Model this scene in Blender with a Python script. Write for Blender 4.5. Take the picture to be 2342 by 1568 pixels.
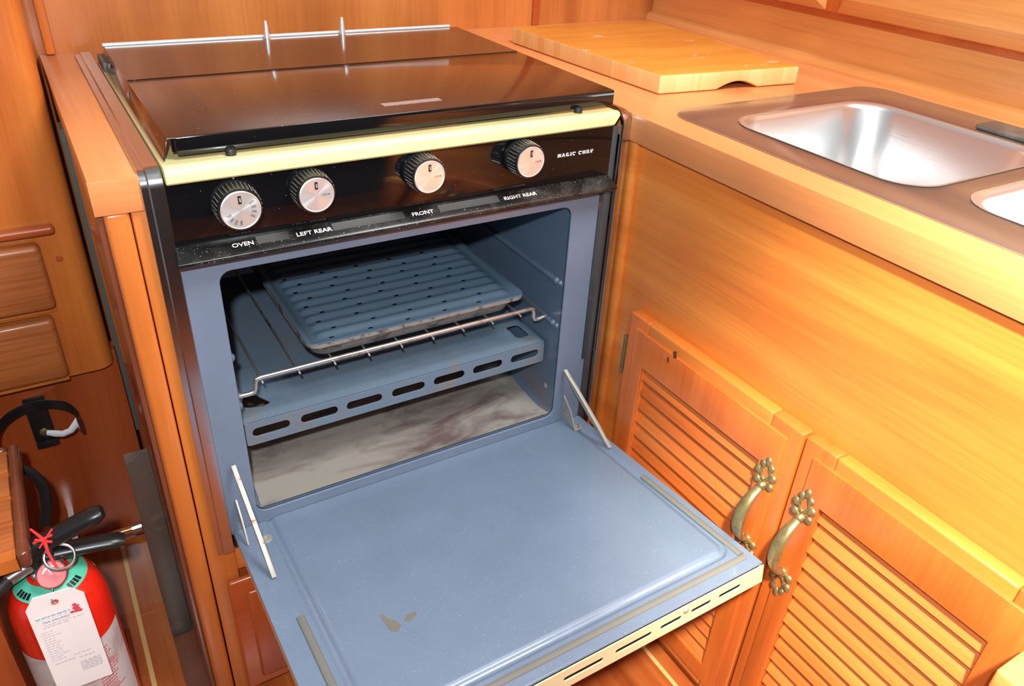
import bpy, bmesh, math, random
from mathutils import Vector, Matrix
random.seed(4)
R = math.radians
S = bpy.context.scene
COL = S.collection
for o in list(bpy.data.objects): bpy.data.objects.remove(o)

# ------------------------------------------------------------------ camera
CAM = Vector((-0.06647, -0.72954, 0.69738))
cam = bpy.data.cameras.new('camera'); co = bpy.data.objects.new('camera', cam); COL.objects.link(co)
M3 = Matrix(((0.8581893, 0.2340950, -0.4568485), (-0.5110508, 0.4734508, -0.7174060), (0.0483541, 0.8491430, 0.5259449)))
co.matrix_world = Matrix.Translation(CAM) @ M3.to_4x4()
cam.sensor_fit = 'HORIZONTAL'; cam.sensor_width = 36.0; cam.lens = 36.0 * 1792.19 / 2342.0
cam.clip_start = 0.02; cam.clip_end = 30
S.camera = co
# ------------------------------------------------------------------ light
S.view_settings.view_transform = 'Standard'; S.view_settings.look = 'None'
S.view_settings.gamma = 1; S.view_settings.use_curve_mapping = False
S.view_settings.exposure = 0.0
W = bpy.data.worlds.new('world'); S.world = W; W.use_nodes = True
bg = W.node_tree.nodes['Background']; bg.inputs[0].default_value = (1.0, 0.98, 0.97, 1); bg.inputs[1].default_value = 0.30

def lamp(name, kind, loc, energy, color=(1, 1, 1), size=.1, target=None, spot=None):
    l = bpy.data.lights.new(name, kind); l.energy = energy; l.color = color
    if kind == 'AREA': l.size = size; l.shape = 'SQUARE'
    elif kind == 'SPOT': l.shadow_soft_size = size; l.spot_size = R(spot); l.spot_blend = .35
    else: l.shadow_soft_size = size
    o = bpy.data.objects.new(name, l); COL.objects.link(o); o.location = loc
    if target is not None:
        o.rotation_euler = (Vector(target) - Vector(loc)).to_track_quat('-Z', 'Y').to_euler()
    return o
lamp('camera_flash', 'SPOT', (-.105, -.77, .82), 36.0, (.94, .98, 1.0), .014, target=(.36, -.08, .17), spot=120)
# added area lamp: daylight from an assumed, unseen deck hatch above the sink
lamp('assumed_hatch_daylight', 'AREA', (.62, -.62, 1.62), 27.0, (.98, .99, 1.0), .55, target=(.62, -.35, 0))

# added spot lamp brightening the sink side as assumed sun; source unseen
lamp('assumed_sun_spot', 'SPOT', (-.12, -1.0, 1.35), 400.0, (1, .93, .76), .05, target=(.56, -.62, .31), spot=37).data.spot_blend = 1.0
# ------------------------------------------------------------------ node helpers
def newmat(name):
    m = bpy.data.materials.new(name); m.use_nodes = True
    nt = m.node_tree
    return m, nt, nt.nodes['Principled BSDF']
def setp(b, **k):
    names = dict(color='Base Color', rough='Roughness', metal='Metallic', coat='Coat Weight', coatr='Coat Roughness', spec='Specular IOR Level', trans='Transmission Weight', ior='IOR', alpha='Alpha')
    for a, v in k.items():
        b.inputs[names[a]].default_value = (*v, 1) if isinstance(v, tuple) and len(v) == 3 else v
def ramp(nt, stops):
    r = nt.nodes.new('ShaderNodeValToRGB')
    e = r.color_ramp.elements
    while len(e) < len(stops): e.new(.5)
    for i, (p, c) in enumerate(stops): e[i].position = p; e[i].color = (*c, 1)
    return r
def coords(nt, scale=(1, 1, 1), rot=(0, 0, 0)):
    tc = nt.nodes.new('ShaderNodeTexCoord'); mp = nt.nodes.new('ShaderNodeMapping')
    mp.inputs['Scale'].default_value = scale; mp.inputs['Rotation'].default_value = rot
    nt.links.new(tc.outputs['Object'], mp.inputs[0]); return mp
def noise(nt, mp, scale, detail=4, rough=.55, dist=0.):
    n = nt.nodes.new('ShaderNodeTexNoise'); n.inputs['Scale'].default_value = scale
    n.inputs['Detail'].default_value = detail; n.inputs['Roughness'].default_value = rough; n.inputs['Distortion'].default_value = dist
    nt.links.new(mp.outputs[0], n.inputs['Vector']); return n
def mixc(nt, a, b, fac, mode='MIX'):
    m = nt.nodes.new('ShaderNodeMix'); m.data_type = 'RGBA'; m.blend_type = mode
    for s, v in ((m.inputs[6], a), (m.inputs[7], b), (m.inputs[0], fac)):
        if hasattr(v, 'is_linked'): nt.links.new(v, s)
        elif isinstance(v, (int, float)): s.default_value = v
        else: s.default_value = (*v, 1)
    return m.outputs[2]

def wood(name, c1, c2, c3, grain='z', rough=.34, coat=.35, fine=260, broad=8, strength=.32):
    """c1 dark, c2 mid, c3 light; grain = axis the fibres run along"""
    m, nt, b = newmat(name)
    def sc(along, across): return tuple(along if a == grain else across for a in 'xyz')
    mp = coords(nt, sc(.09, 1)); n1 = noise(nt, mp, broad * 1.6, 3, .5, .8)
    mp2 = coords(nt, sc(.03, 1)); n2 = noise(nt, mp2, fine, 3, .6)
    mp3 = coords(nt, sc(.35, 1)); n3 = noise(nt, mp3, 5.5, 2, .5, .6)
    r1 = ramp(nt, [(.18, c1), (.5, c2), (.82, c3)]); nt.links.new(n1.outputs[0], r1.inputs[0])
    r2 = ramp(nt, [(.30, (.66, .58, .52)), (.60, (1.05, 1.05, 1.05))]); nt.links.new(n2.outputs[0], r2.inputs[0])
    r3 = ramp(nt, [(.3, (.84, .78, .72)), (.7, (1.12, 1.16, 1.2))]); nt.links.new(n3.outputs[0], r3.inputs[0])
    c = mixc(nt, r1.outputs[0], r2.outputs[0], strength, 'MULTIPLY')
    c = mixc(nt, c, r3.outputs[0], .75, 'MULTIPLY')
    nt.links.new(c, b.inputs['Base Color'])
    setp(b, rough=rough, coat=coat, coatr=.16)
    bp = nt.nodes.new('ShaderNodeBump'); bp.inputs['Strength'].default_value = .12; bp.inputs['Distance'].default_value = .0006
    nt.links.new(n2.outputs[0], bp.inputs['Height']); nt.links.new(bp.outputs[0], b.inputs['Normal'])
    return m
def plain(name, color, rough=.4, metal=0., coat=0., specks=None, speck_scale=500, speck_th=.7, bump=0., spec=.5):
    m, nt, b = newmat(name); setp(b, color=color, rough=rough, metal=metal, coat=coat, spec=spec, coatr=.08)
    mp = coords(nt)
    big = noise(nt, mp, 14, 3)
    rr = ramp(nt, [(.3, tuple(c * .94 for c in color)), (.7, tuple(min(1, c * 1.04) for c in color))]); nt.links.new(big.outputs[0], rr.inputs[0])
    c = rr.outputs[0]
    if specks:
        n = noise(nt, mp, speck_scale, 2, .5)
        r = ramp(nt, [(speck_th, (0, 0, 0)), (speck_th + .05, (1, 1, 1))]); nt.links.new(n.outputs[0], r.inputs[0])
        c = mixc(nt, c, specks, r.outputs[0])
    nt.links.new(c, b.inputs['Base Color'])
    if bump:
        n = noise(nt, mp, 900, 2); bp = nt.nodes.new('ShaderNodeBump'); bp.inputs['Strength'].default_value = bump; bp.inputs['Distance'].default_value = .0004
        nt.links.new(n.outputs[0], bp.inputs['Height']); nt.links.new(bp.outputs[0], b.inputs['Normal'])
    return m
def stained(name, base, stain, scale=12, th=.55, rough=.4, metal=0., specks=None, width=.12, coat=0., mscale=(1,1,1)):
    m, nt, b = newmat(name); mp = coords(nt, mscale)
    n = noise(nt, mp, scale, 6, .62, .4)
    r = ramp(nt, [(th, (0, 0, 0)), (th + width, (1, 1, 1))]); nt.links.new(n.outputs[0], r.inputs[0])
    c = mixc(nt, base, stain, r.outputs[0])
    if specks:
        n2 = noise(nt, coords(nt), 620, 2, .5); r2 = ramp(nt, [(.66, (0, 0, 0)), (.72, (1, 1, 1))]); nt.links.new(n2.outputs[0], r2.inputs[0])
        c = mixc(nt, c, specks, r2.outputs[0])
    nt.links.new(c, b.inputs['Base Color']); setp(b, rough=rough, metal=metal, coat=coat, coatr=.1)
    return m

TEAK = ((.42, .10, .018), (.62, .19, .035), (.80, .30, .07))
MAHO = ((.28, .045, .010), (.42, .082, .016), (.55, .13, .026))
LAM = ((.60, .21, .075), (.70, .27, .095), (.78, .33, .12))
w_back = wood('varnished_back_panel', (.36, .10, .022), (.52, .165, .038), (.66, .24, .06), 'z')
w_tall = wood('varnished_cabinet_wood', (.40, .08, .015), (.56, .14, .024), (.72, .22, .04), 'z')
w_right_y = wood('varnished_panel_long_grain', (.48, .105, .016), (.66, .19, .030), (.80, .29, .055), 'y', rough=.38, coat=.25)
w_right_z = wood('varnished_stile_wood', (.46, .085, .014), (.58, .13, .022), (.68, .18, .034), 'z', rough=.34)
w_louv = wood('louvre_wood', (.50, .10, .018), (.66, .17, .034), (.80, .28, .06), 'y', rough=.4)
w_dark = wood('dark_mahogany_panel', (.26, .042, .010), (.36, .068, .015), (.46, .100, .022), 'z', rough=.35)
w_drawer = wood('teak_drawer_front', (.24, .055, .014), (.46, .135, .035), (.56, .19, .06), 'x', rough=.4, coat=.2, strength=.8)
w_rail = wood('red_cedar_moulding', (.34, .06, .013), (.46, .09, .02), (.56, .13, .03), 'x', rough=.32)
w_lam = wood('wood_print_laminate', *LAM, 'y', rough=.34, coat=.1, strength=.25)
w_lamx = wood('wood_print_laminate_cross', *LAM, 'x', rough=.34, coat=.1, strength=.25)
w_stile = wood('orange_teak_stile', (.42, .10, .016), (.58, .165, .028), (.70, .23, .045), 'z', rough=.4)
w_upper = wood('upper_locker_wood', (.60, .22, .05), (.76, .33, .10), (.86, .45, .16), 'y', rough=.35)
w_side = wood('brown_side_veneer', (.14, .04, .02), (.20, .06, .03), (.26, .085, .04), 'z', rough=.25, coat=.6)

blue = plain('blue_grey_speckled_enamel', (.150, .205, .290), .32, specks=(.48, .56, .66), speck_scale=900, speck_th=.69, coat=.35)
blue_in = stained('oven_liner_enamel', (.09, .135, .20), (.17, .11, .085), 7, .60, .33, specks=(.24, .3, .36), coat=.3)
blue_tray = stained('dusty_baffle_enamel', (.13, .185, .25), (.19, .17, .15), 8, .56, .42, specks=(.3, .33, .36))
floor_pan = stained('heat_stained_oven_floor', (.44, .41, .36), (.20, .14, .135), 9, .47, .35, metal=.35, width=.2, mscale=(1, 2.2, 1))
pan_mat = plain('broiler_grid_enamel', (.085, .135, .19), .32, specks=(.2, .27, .32), speck_scale=900, speck_th=.7, coat=.3)
pan_side = stained('baked_on_pan_side', (.23, .22, .20), (.08, .06, .05), 60, .5, .5)
chrome = plain('polished_stainless_trim', (.60, .60, .62), .19, 1.)
rod_m = plain('satin_rod', (.86, .86, .86), .42, .75)
steel = plain('brushed_steel', (.72, .73, .74), .28, 1.)
sinkm, nt, b = newmat('satin_stainless_sink'); setp(b, color=(.74, .75, .75), rough=.30, metal=.9)
rimm = plain('brushed_sink_rim', (.50, .51, .53), .27, .95)
n_ = noise(nt, coords(nt, (1, .02, 1)), 600, 2); bp_ = nt.nodes.new('ShaderNodeBump'); bp_.inputs['Strength'].default_value = .15; bp_.inputs['Distance'].default_value = .0003
nt.links.new(n_.outputs[0], bp_.inputs['Height']); nt.links.new(bp_.outputs[0], b.inputs['Normal'])
rusty = stained('rusty_steel', (.42, .41, .36), (.26, .11, .06), 70, .58, .55, metal=.5)
wire = stained('rack_wire_steel', (.62, .60, .58), (.30, .16, .10), 35, .55, .3, metal=.9)
blk = plain('black_gloss_enamel', (.005, .005, .006), .08, coat=.15, specks=(.35, .32, .28), speck_scale=420, speck_th=.76)
lidm = plain('dark_lid_enamel', (.014, .008, .007), .17, coat=.5, specks=(.42, .34, .28), speck_scale=330, speck_th=.735)
blkdust = stained('dusty_black_lip', (.009, .009, .009), (.055, .052, .045), 26, .50, .30, specks=(.28, .27, .24), width=.25)
blkpl = plain('black_plastic', (.012, .012, .013), .3)
blkin = plain('black_steel_and_shade', (.01, .01, .01), .6)  # black steel; also stands in for shade behind louvres and door slots
yellow = plain('pale_yellow_enamel', (.80, .74, .36), .30, coat=.4)
cream = plain('cream_enamel', (.70, .61, .37), .32, coat=.3)
white = plain('white_print', (.92, .92, .94), .5)
silver = plain('silver_label', (.55, .5, .5), .35, .6, specks=(.2, .15, .15), speck_scale=700, speck_th=.6)
gasket = plain('woven_oven_gasket', (.155, .155, .14), .75, bump=.8)
gaskd = stained('sooty_gasket', (.035, .045, .055), (.2, .12, .07), 60, .62, .7)
brass = stained('antique_brass', (.36, .28, .13), (.16, .12, .055), 90, .5, .36, metal=.75, width=.3)
oldbrass = plain('dull_brass_hinge', (.3, .25, .12), .4, .8)
red = plain('fire_red_paint', (.80, .022, .010), .22, coat=.6)
teal = plain('teal_green_label', (.10, .55, .38), .45)
redpl = plain('red_plastic_tie', (.85, .05, .05), .4)
rubber = plain('black_rubber', (.015, .014, .014), .5)
paper = plain('white_tag_card', (.96, .97, .98), .6)
blueink = plain('pale_blue_print', (.35, .62, .72), .6)
greyink = plain('grey_print', (.48, .5, .6), .6)
redink = plain('red_print', (.7, .08, .12), .6)
label_w = stained('worn_white_label', (.62, .60, .60), (.48, .42, .42), 30, .5, .4)
greym = stained('grey_metal_plate', (.16, .135, .11), (.24, .21, .18), 14, .5, .42, metal=.5)
copper = plain('copper_pipe', (.75, .36, .16), .22, 1.)
filler = plain('grey_side_filler', (.10, .11, .115), .35, .5)
darkgrey = plain('dark_grey_rubber_edge', (.07, .085, .08), .5)

# knob cap: radially brushed aluminium
capm, nt, b = newmat('spun_aluminium_cap'); setp(b, color=(.90, .92, .92), rough=.28, metal=.70)
tg = nt.nodes.new('ShaderNodeTangent'); tg.direction_type = 'RADIAL'; tg.axis = 'Y'
nt.links.new(tg.outputs[0], b.inputs['Tangent']); b.inputs['Anisotropic'].default_value = .85
# cutting board: glued strips
cut_m, nt, b = newmat('oiled_maple_strips')
def strips(nt, axis_scale, seed):
    mp = coords(nt, axis_scale); v = nt.nodes.new('ShaderNodeTexVoronoi'); v.inputs['Scale'].default_value = 1
    nt.links.new(mp.outputs[0], v.inputs['Vector']); return v
v_ = strips(nt, (5, 55, 1), 0); r_ = ramp(nt, [(0, (.64, .235, .030)), (1, (.74, .32, .05))]); nt.links.new(v_.outputs['Color'], r_.inputs[0])
n_ = noise(nt, coords(nt, (.08, 1, 1)), 160, 3); r2_ = ramp(nt, [(.3, (.86, .8, .76)), (.7, (1.05, 1.05, 1.05))]); nt.links.new(n_.outputs[0], r2_.inputs[0])
c_ = mixc(nt, r_.outputs[0], r2_.outputs[0], .7, 'MULTIPLY')
n3_ = noise(nt, coords(nt, (1, 1.6, 1)), 22, 4, .6); r3_ = ramp(nt, [(.66, (0, 0, 0)), (.72, (1, 1, 1))]); nt.links.new(n3_.outputs[0], r3_.inputs[0])
c_ = mixc(nt, c_, (.66, .48, .30), r3_.outputs[0]); nt.links.new(c_, b.inputs['Base Color']); setp(b, rough=.4)
cut_e, nt, b = newmat('maple_strip_edge')
v_ = strips(nt, (70, 70, 1), 0); r_ = ramp(nt, [(0, (.80, .42, .14)), (1, (.93, .62, .28))]); nt.links.new(v_.outputs['Color'], r_.inputs[0])
nt.links.new(r_.outputs[0], b.inputs['Base Color']); setp(b, rough=.45)
# floor: dark planks with pale holly stripes along y
floorm, nt, b = newmat('teak_and_holly_sole')
mp = coords(nt, (1, .06, 1)); n_ = noise(nt, mp, 30, 4, .6, .5); r_ = ramp(nt, [(.3, (.26, .05, .012)), (.5, (.40, .09, .02)), (.7, (.50, .15, .035))]); nt.links.new(n_.outputs[0], r_.inputs[0])
tc = nt.nodes.new('ShaderNodeTexCoord'); sx = nt.nodes.new('ShaderNodeSeparateXYZ'); nt.links.new(tc.outputs['Object'], sx.inputs[0])
def mth(op, a, bb=None):
    n = nt.nodes.new('ShaderNodeMath'); n.operation = op
    for i, v in enumerate((a, bb)):
        if v is None: continue
        if hasattr(v, 'is_linked'): nt.links.new(v, n.inputs[i])
        else: n.inputs[i].default_value = v
    return n.outputs[0]
md = mth('MODULO', mth('ADD', sx.outputs[0], 10 * .2135 + .1065 + .003), .2135)
st = mth('LESS_THAN', md, .0062)
c_ = mixc(nt, r_.outputs[0], (.72, .45, .17), st); nt.links.new(c_, b.inputs['Base Color']); setp(b, rough=.3, coat=.3)

# ------------------------------------------------------------------ mesh helpers
class MB:
    def __init__(s): s.v = []; s.f = []
    def add(s, vs, fs):
        n = len(s.v); s.v += [tuple(v) for v in vs]; s.f += [tuple(i + n for i in f) for f in fs]; return s
    def hexa(s, p):  # 8 points: bottom 4 ccw, top 4 ccw
        return s.add(p, [(3, 2, 1, 0), (4, 5, 6, 7), (0, 1, 5, 4), (1, 2, 6, 5), (2, 3, 7, 6), (3, 0, 4, 7)])
    def box(s, x0, x1, y0, y1, z0, z1):
        return s.hexa([(x0, y0, z0), (x1, y0, z0), (x1, y1, z0), (x0, y1, z0), (x0, y0, z1), (x1, y0, z1), (x1, y1, z1), (x0, y1, z1)])
    def tube(s, path, r, seg=12, closed=False, cap=True):
        P = [Vector(p) for p in path]; n = len(P); rings = []
        up = None
        for i, p in enumerate(P):
            if closed: t = (P[(i + 1) % n] - P[i - 1])
            else: t = P[min(i + 1, n - 1)] - P[max(i - 1, 0)]
            t.normalize()
            if up is None:
                a = Vector((0, 0, 1)) if abs(t.z) < .9 else Vector((1, 0, 0)); up = (a - t * a.dot(t)).normalized()
            else: up = (up - t * up.dot(t)).normalized()
            sd = t.cross(up); rr = r[i] if isinstance(r, list) else r
            ra, rb = rr if isinstance(rr, tuple) else (rr, rr)
            rings.append([p + sd * (math.cos(2 * math.pi * k / seg) * ra) + up * (math.sin(2 * math.pi * k / seg) * rb) for k in range(seg)])
        vs = [q for rg in rings for q in rg]; fs = []
        for i in range(n if closed else n - 1):
            j = (i + 1) % n
            for k in range(seg):
                l = (k + 1) % seg; fs.append((i * seg + k, i * seg + l, j * seg + l, j * seg + k))
        if cap and not closed: fs.append(tuple(range(seg))[::-1]); fs.append(tuple((n - 1) * seg + k for k in range(seg)))
        return s.add(vs, fs)
    def lathe(s, o, axis, prof, seg=40, cap=True):
        """prof: list of (distance along axis, radius)"""
        a = Vector(axis).normalized(); u = (Vector((1, 0, 0)) if abs(a.x) < .8 else Vector((0, 0, 1))); u = (u - a * u.dot(a)).normalized(); w = a.cross(u); o = Vector(o)
        vs = []; fs = []
        for d, r in prof:
            for k in range(seg):
                t = 2 * math.pi * k / seg; vs.append(o + a * d + (u * math.cos(t) + w * math.sin(t)) * r)
        for i in range(len(prof) - 1):
            for k in range(seg):
                l = (k + 1) % seg; fs.append((i * seg + k, i * seg + l, (i + 1) * seg + l, (i + 1) * seg + k))
        if cap: fs.append(tuple(range(seg))[::-1]); fs.append(tuple((len(prof) - 1) * seg + k for k in range(seg)))
        return s.add(vs, fs)
    def sphere(s, c, r, seg=16, sc=(1, 1, 1)):
        prof = [(-math.cos(math.pi * i / 10) * r, max(1e-5, math.sin(math.pi * i / 10) * r)) for i in range(11)]
        n0 = len(s.v); s.lathe((0, 0, 0), (0, 0, 1), prof, seg)
        for i in range(n0, len(s.v)): v = s.v[i]; s.v[i] = (c[0] + v[0] * sc[0], c[1] + v[1] * sc[1], c[2] + v[2] * sc[2])
        return s
    def curve2d(s, outer, holes, depth, fn):
        """filled flat shape with holes, thickness depth, mapped through fn(u, v, w)"""
        cu = bpy.data.curves.new('t', 'CURVE'); cu.dimensions = '2D'; cu.fill_mode = 'BOTH'; cu.extrude = depth / 2
        for lp in [outer] + holes:
            sp = cu.splines.new('POLY'); sp.points.add(len(lp) - 1); sp.use_cyclic_u = True
            for p, q in zip(sp.points, lp): p.co = (q[0], q[1], 0, 1)
        ob = bpy.data.objects.new('t', cu); me = bpy.data.meshes.new_from_object(ob)
        s.add([fn(v.co.x, v.co.y, v.co.z) for v in me.vertices], [tuple(p.vertices) for p in me.polygons])
        bpy.data.objects.remove(ob); bpy.data.meshes.remove(me); return s
    def text(s, body, size, fn, depth=.0003, bold=0., sx=1., align='CENTER'):
        cu = bpy.data.curves.new('t', 'FONT'); cu.body = body; cu.size = size; cu.extrude = depth / 2; cu.offset = bold; cu.align_x = align; cu.align_y = 'CENTER'; cu.resolution_u = 3
        ob = bpy.data.objects.new('t', cu); me = bpy.data.meshes.new_from_object(ob)
        s.add([fn(v.co.x * sx, v.co.y, v.co.z) for v in me.vertices], [tuple(p.vertices) for p in me.polygons])
        bpy.data.objects.remove(ob); bpy.data.meshes.remove(me); return s
    def build(s, name, mat, parent=None, bevel=0., seg=2, smooth=True, ang=35, merge=True):
        o_ = Vector(parent['_w']) if parent is not None else Vector((0, 0, 0))
        me = bpy.data.meshes.new(name); me.from_pydata([tuple(Vector(v) - o_) for v in s.v], [], s.f); me.validate()
        bm = bmesh.new(); bm.from_mesh(me)
        if merge: bmesh.ops.remove_doubles(bm, verts=bm.verts, dist=1e-6)
        bmesh.ops.recalc_face_normals(bm, faces=bm.faces)
        if bevel:
            ed = [e for e in bm.edges if len(e.link_faces) == 2 and e.calc_face_angle(0) > R(40)]
            bmesh.ops.bevel(bm, geom=ed, offset=bevel, segments=seg, profile=.5, affect='EDGES', clamp_overlap=True)
        bm.to_mesh(me); bm.free()
        if smooth:
            for p in me.polygons: p.use_smooth = True
            me.set_sharp_from_angle(angle=R(ang))
        me.materials.append(mat)
        o = bpy.data.objects.new(name, me); COL.objects.link(o)
        if parent is not None:
            o.parent = parent; o['_w'] = parent['_w']
        else: o['_w'] = (0., 0., 0.)
        return o

def rrect(x0, x1, y0, y1, r, n=6):
    pts = []
    for cx, cy, a0 in ((x1 - r, y1 - r, 0), (x0 + r, y1 - r, 90), (x0 + r, y0 + r, 180), (x1 - r, y0 + r, 270)):
        for i in range(n + 1):
            a = R(a0 + 90 * i / n); pts.append((cx + r * math.cos(a), cy + r * math.sin(a)))
    return pts
def tag(o, label, cat, group=None, kind=None):
    o['label'] = label; o['category'] = cat
    if group: o['group'] = group
    if kind: o['kind'] = kind
    return o
def thing(name, loc, label, cat, group=None):
    o = bpy.data.objects.new(name, None); o.empty_display_size = .03; COL.objects.link(o); o.location = loc
    o['_w'] = tuple(loc); return tag(o, label, cat, group)
def struct(o): o['kind'] = 'structure'; return o
YZ = lambda x: (lambda u, v, w: (x + w, u, v))       # 2D shape in the y-z plane
XZ = lambda y: (lambda u, v, w: (u, y + w, v))
XY = lambda z: (lambda u, v, w: (u, v, z + w))

CT, CB = .4439, .4125       # counter top / underside
FZ = -.30                   # cabin sole
WY, WX = .528, 1.0136       # back wall, right wall

# ------------------------------------------------------------------ the setting
struct(MB().box(-1.2, 1.15, -2.04, .62, FZ - .04, FZ).build('floor', floorm, None))
struct(MB().box(-.60, WX + .05, WY, WY + .03, FZ, 1.45).build('wall_back', w_back, None))
struct(MB().box(WX, WX + .04, -2.0, WY, FZ, 1.45).build('wall_right', w_upper, None))
struct(MB().box(-1.2, WX, -1.44, -1.40, FZ, 1.10).build('wall_front', plain('shadow_dark_bulkhead', (.018, .018, .024), .8), None))  # unseen wall added behind the camera, near-black so glossy enamel reflects dark
struct(MB().box(.7365, .7505, WY - .004, WY, CT, 1.45).build('trim_1', w_rail, None, .001))
# corner strip where the tall cabinet meets the back panel
struct(MB().box(-.0325, -.0205, WY - .014, WY, CT, 1.45).build('trim_2', w_tall, None, .003))
# quarter round along the right wall
m = MB(); pr_ = [(WX, CT), (WX - .014, CT)] + [(WX - .014 + .014 * (1 - math.cos(R(a))), CT + .014 * math.sin(R(a))) for a in (20, 45, 70, 90)]
n_ = len(pr_); m.add([(x, WY, z) for x, z in pr_] + [(x, -1.2, z) for x, z in pr_], [tuple(range(n_)), tuple(range(2 * n_ - 1, n_ - 1, -1))] + [(i, (i + 1) % n_, n_ + (i + 1) % n_, n_ + i) for i in range(n_)])
struct(m.build('trim_3', w_upper, None))
# recessed lower bulkhead behind the extinguisher
struct(MB().box(-.60, -.044, .385, .41, FZ, .06).build('wall_left', w_dark, None))

struct(MB().box(-.1290, -.1215, -.30, .1900, FZ, FZ + .006).build('trim_4', w_rail, None, .002))
# ------------------------------------------------------------------ left tall cabinet
tc_ = thing('tall_cabinet', (-.30, .36, .05), 'tall varnished teak cabinet with two drawer fronts left of the stove', 'cabinet')
m = MB(); prof = [(-.60, .36)] + [(-.0485 - .022 + .022 * math.sin(R(a)), .36 + .022 - .022 * math.cos(R(a))) for a in (0, 20, 40, 60, 80, 90)] + [(-.0485, WY - .001), (-.60, WY - .001)]
n_ = len(prof); m.add([(x, y, .046) for x, y in prof] + [(x, y, 1.45) for x, y in prof], [tuple(range(n_))[::-1], tuple(range(n_, 2 * n_))] + [(i, (i + 1) % n_, n_ + (i + 1) % n_, n_ + i) for i in range(n_)])
m.build('body', w_tall, tc_)
MB().box(-.60, -.0765, .346, .361, .262, .2745).build('rail_moulding', w_rail, tc_, .005, 3)
for z0, z1, x1 in ((.163, .254, -.0985), (.0565, .150, -.1065)):
    d = MB().box(-.34, x1, .338, .361, z0, z1).build('drawer_front', w_drawer, tc_, .007, 4)
MB().box(-.60, -.108, .350, .361, .0465, .0560).build('lower_batten', w_stile, tc_, .001)
MB().box(-.60, -.100, .356, .361, .1515, .1615).build('drawer_divider', w_stile, tc_, .001)
MB().lathe((-.0805, .3605, .2235), (0, -1, 0), [(-.002, .0046), (.0006, .0046), (.0008, .004)], 20).build('wood_plug', w_rail, tc_)

# ------------------------------------------------------------------ stove cabinet (left of and below the range)
sc_ = thing('stove_cabinet', (0, .2, FZ), 'wooden cabinet framing the stove, with brown side panel and orange front planks', 'cabinet')
MB().box(-.0400, -.0345, .006, WY - .002, FZ, CB).build('side_panel', w_side, sc_, .001)
MB().box(-.0690, -.0402, -.35, .1440, FZ, FZ + .003).build('plinth_cap', w_side, sc_)
MB().box(-.0445, -.0400, .285, .315, -.02, CB - .002).build('edge_strip', darkgrey, sc_)['label'] = 'dark grey edge strip'
MB().box(-.0345, -.0128, .002, .026, FZ, CB).build('stile', w_stile, sc_, .004, 3)
MB().box(-.0116, .0200, .004, .026, FZ, CB).build('stile', w_stile, sc_, .0015)
MB().box(.0200, .5500, .006, .03, -.066, -.028).build('rail', w_stile, sc_, .001)
MB().box(.0200, .5440, .016, .03, FZ, -.066).build('lower_panel', w_dark, sc_)
# lower door under the oven: bevelled frame
ld = MB().box(.0035, .5300, -.006, .0035, FZ + .02, -.074).build('door', w_rail, sc_, .004, 3)
MB().box(.0235, .5100, -.012, -.005, FZ + .04, -.094).build('raised_panel', w_dark, ld, .005, 3)

# ------------------------------------------------------------------ left worktop
wl = thing('worktop', (-.02, .26, CT), 'narrow wood-look laminate worktop strip left of the stove', 'worktop')
MB().box(-.0405, .0005, .0015, WY - .001, CB, CT - .0004).build('top', w_lam, wl, .0006)
MB().box(-.0410, -.0006, .0003, .0017, CB - .0003, CT).build('front_edging', w_lamx, wl, .0003)

# ------------------------------------------------------------------ right worktop with sink cut-out
wr = thing('worktop', (.78, -.1, CT), 'wide wood-look laminate worktop holding the steel sink', 'worktop')
SX0, SX1, SY0, SY1 = .592, .972, -.72, -.012
outer = [(.5515, -1.0), (WX - .0005, -1.0), (WX - .0005, WY - .0005), (.5515, WY - .0005)]
MB().curve2d(outer, [rrect(SX0 + .012, SX1 - .012, SY0 + .012, SY1 - .012, .03)], CT - CB, XY((CT + CB) / 2)).build('top', w_lam, wr)
MB().box(.5500, .5516, -1.0, -.001, CB - .0004, CT + .0001).build('front_edging', w_lam, wr, .0003)

# ------------------------------------------------------------------ right cabinet
rc = thing('sink_cabinet', (.56, -.4, FZ), 'orange varnished sink cabinet with two louvred doors', 'cabinet')
m = MB().curve2d([(-1.0, FZ), (.0045, FZ), (.0045, CB - .0005), (-1.0, CB - .0005)], [[(-.335, FZ + .05), (-.065, FZ + .05), (-.065, .19), (-.335, .19)], [(-.63, FZ + .05), (-.36, FZ + .05), (-.36, .19), (-.63, .19)]], .014, YZ(.568))
m.build('face_panel', w_right_y, rc)
MB().box(.5740, .5760, -1., .0, FZ, .25).build('interior_shade_sheet', blkin, rc)  # black sheet standing in for the shade inside the cabinet
MB().box(.5545, .5612, -.012, .0045, FZ, CB - .001).build('corner_post', w_right_y, rc, .001)

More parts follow.
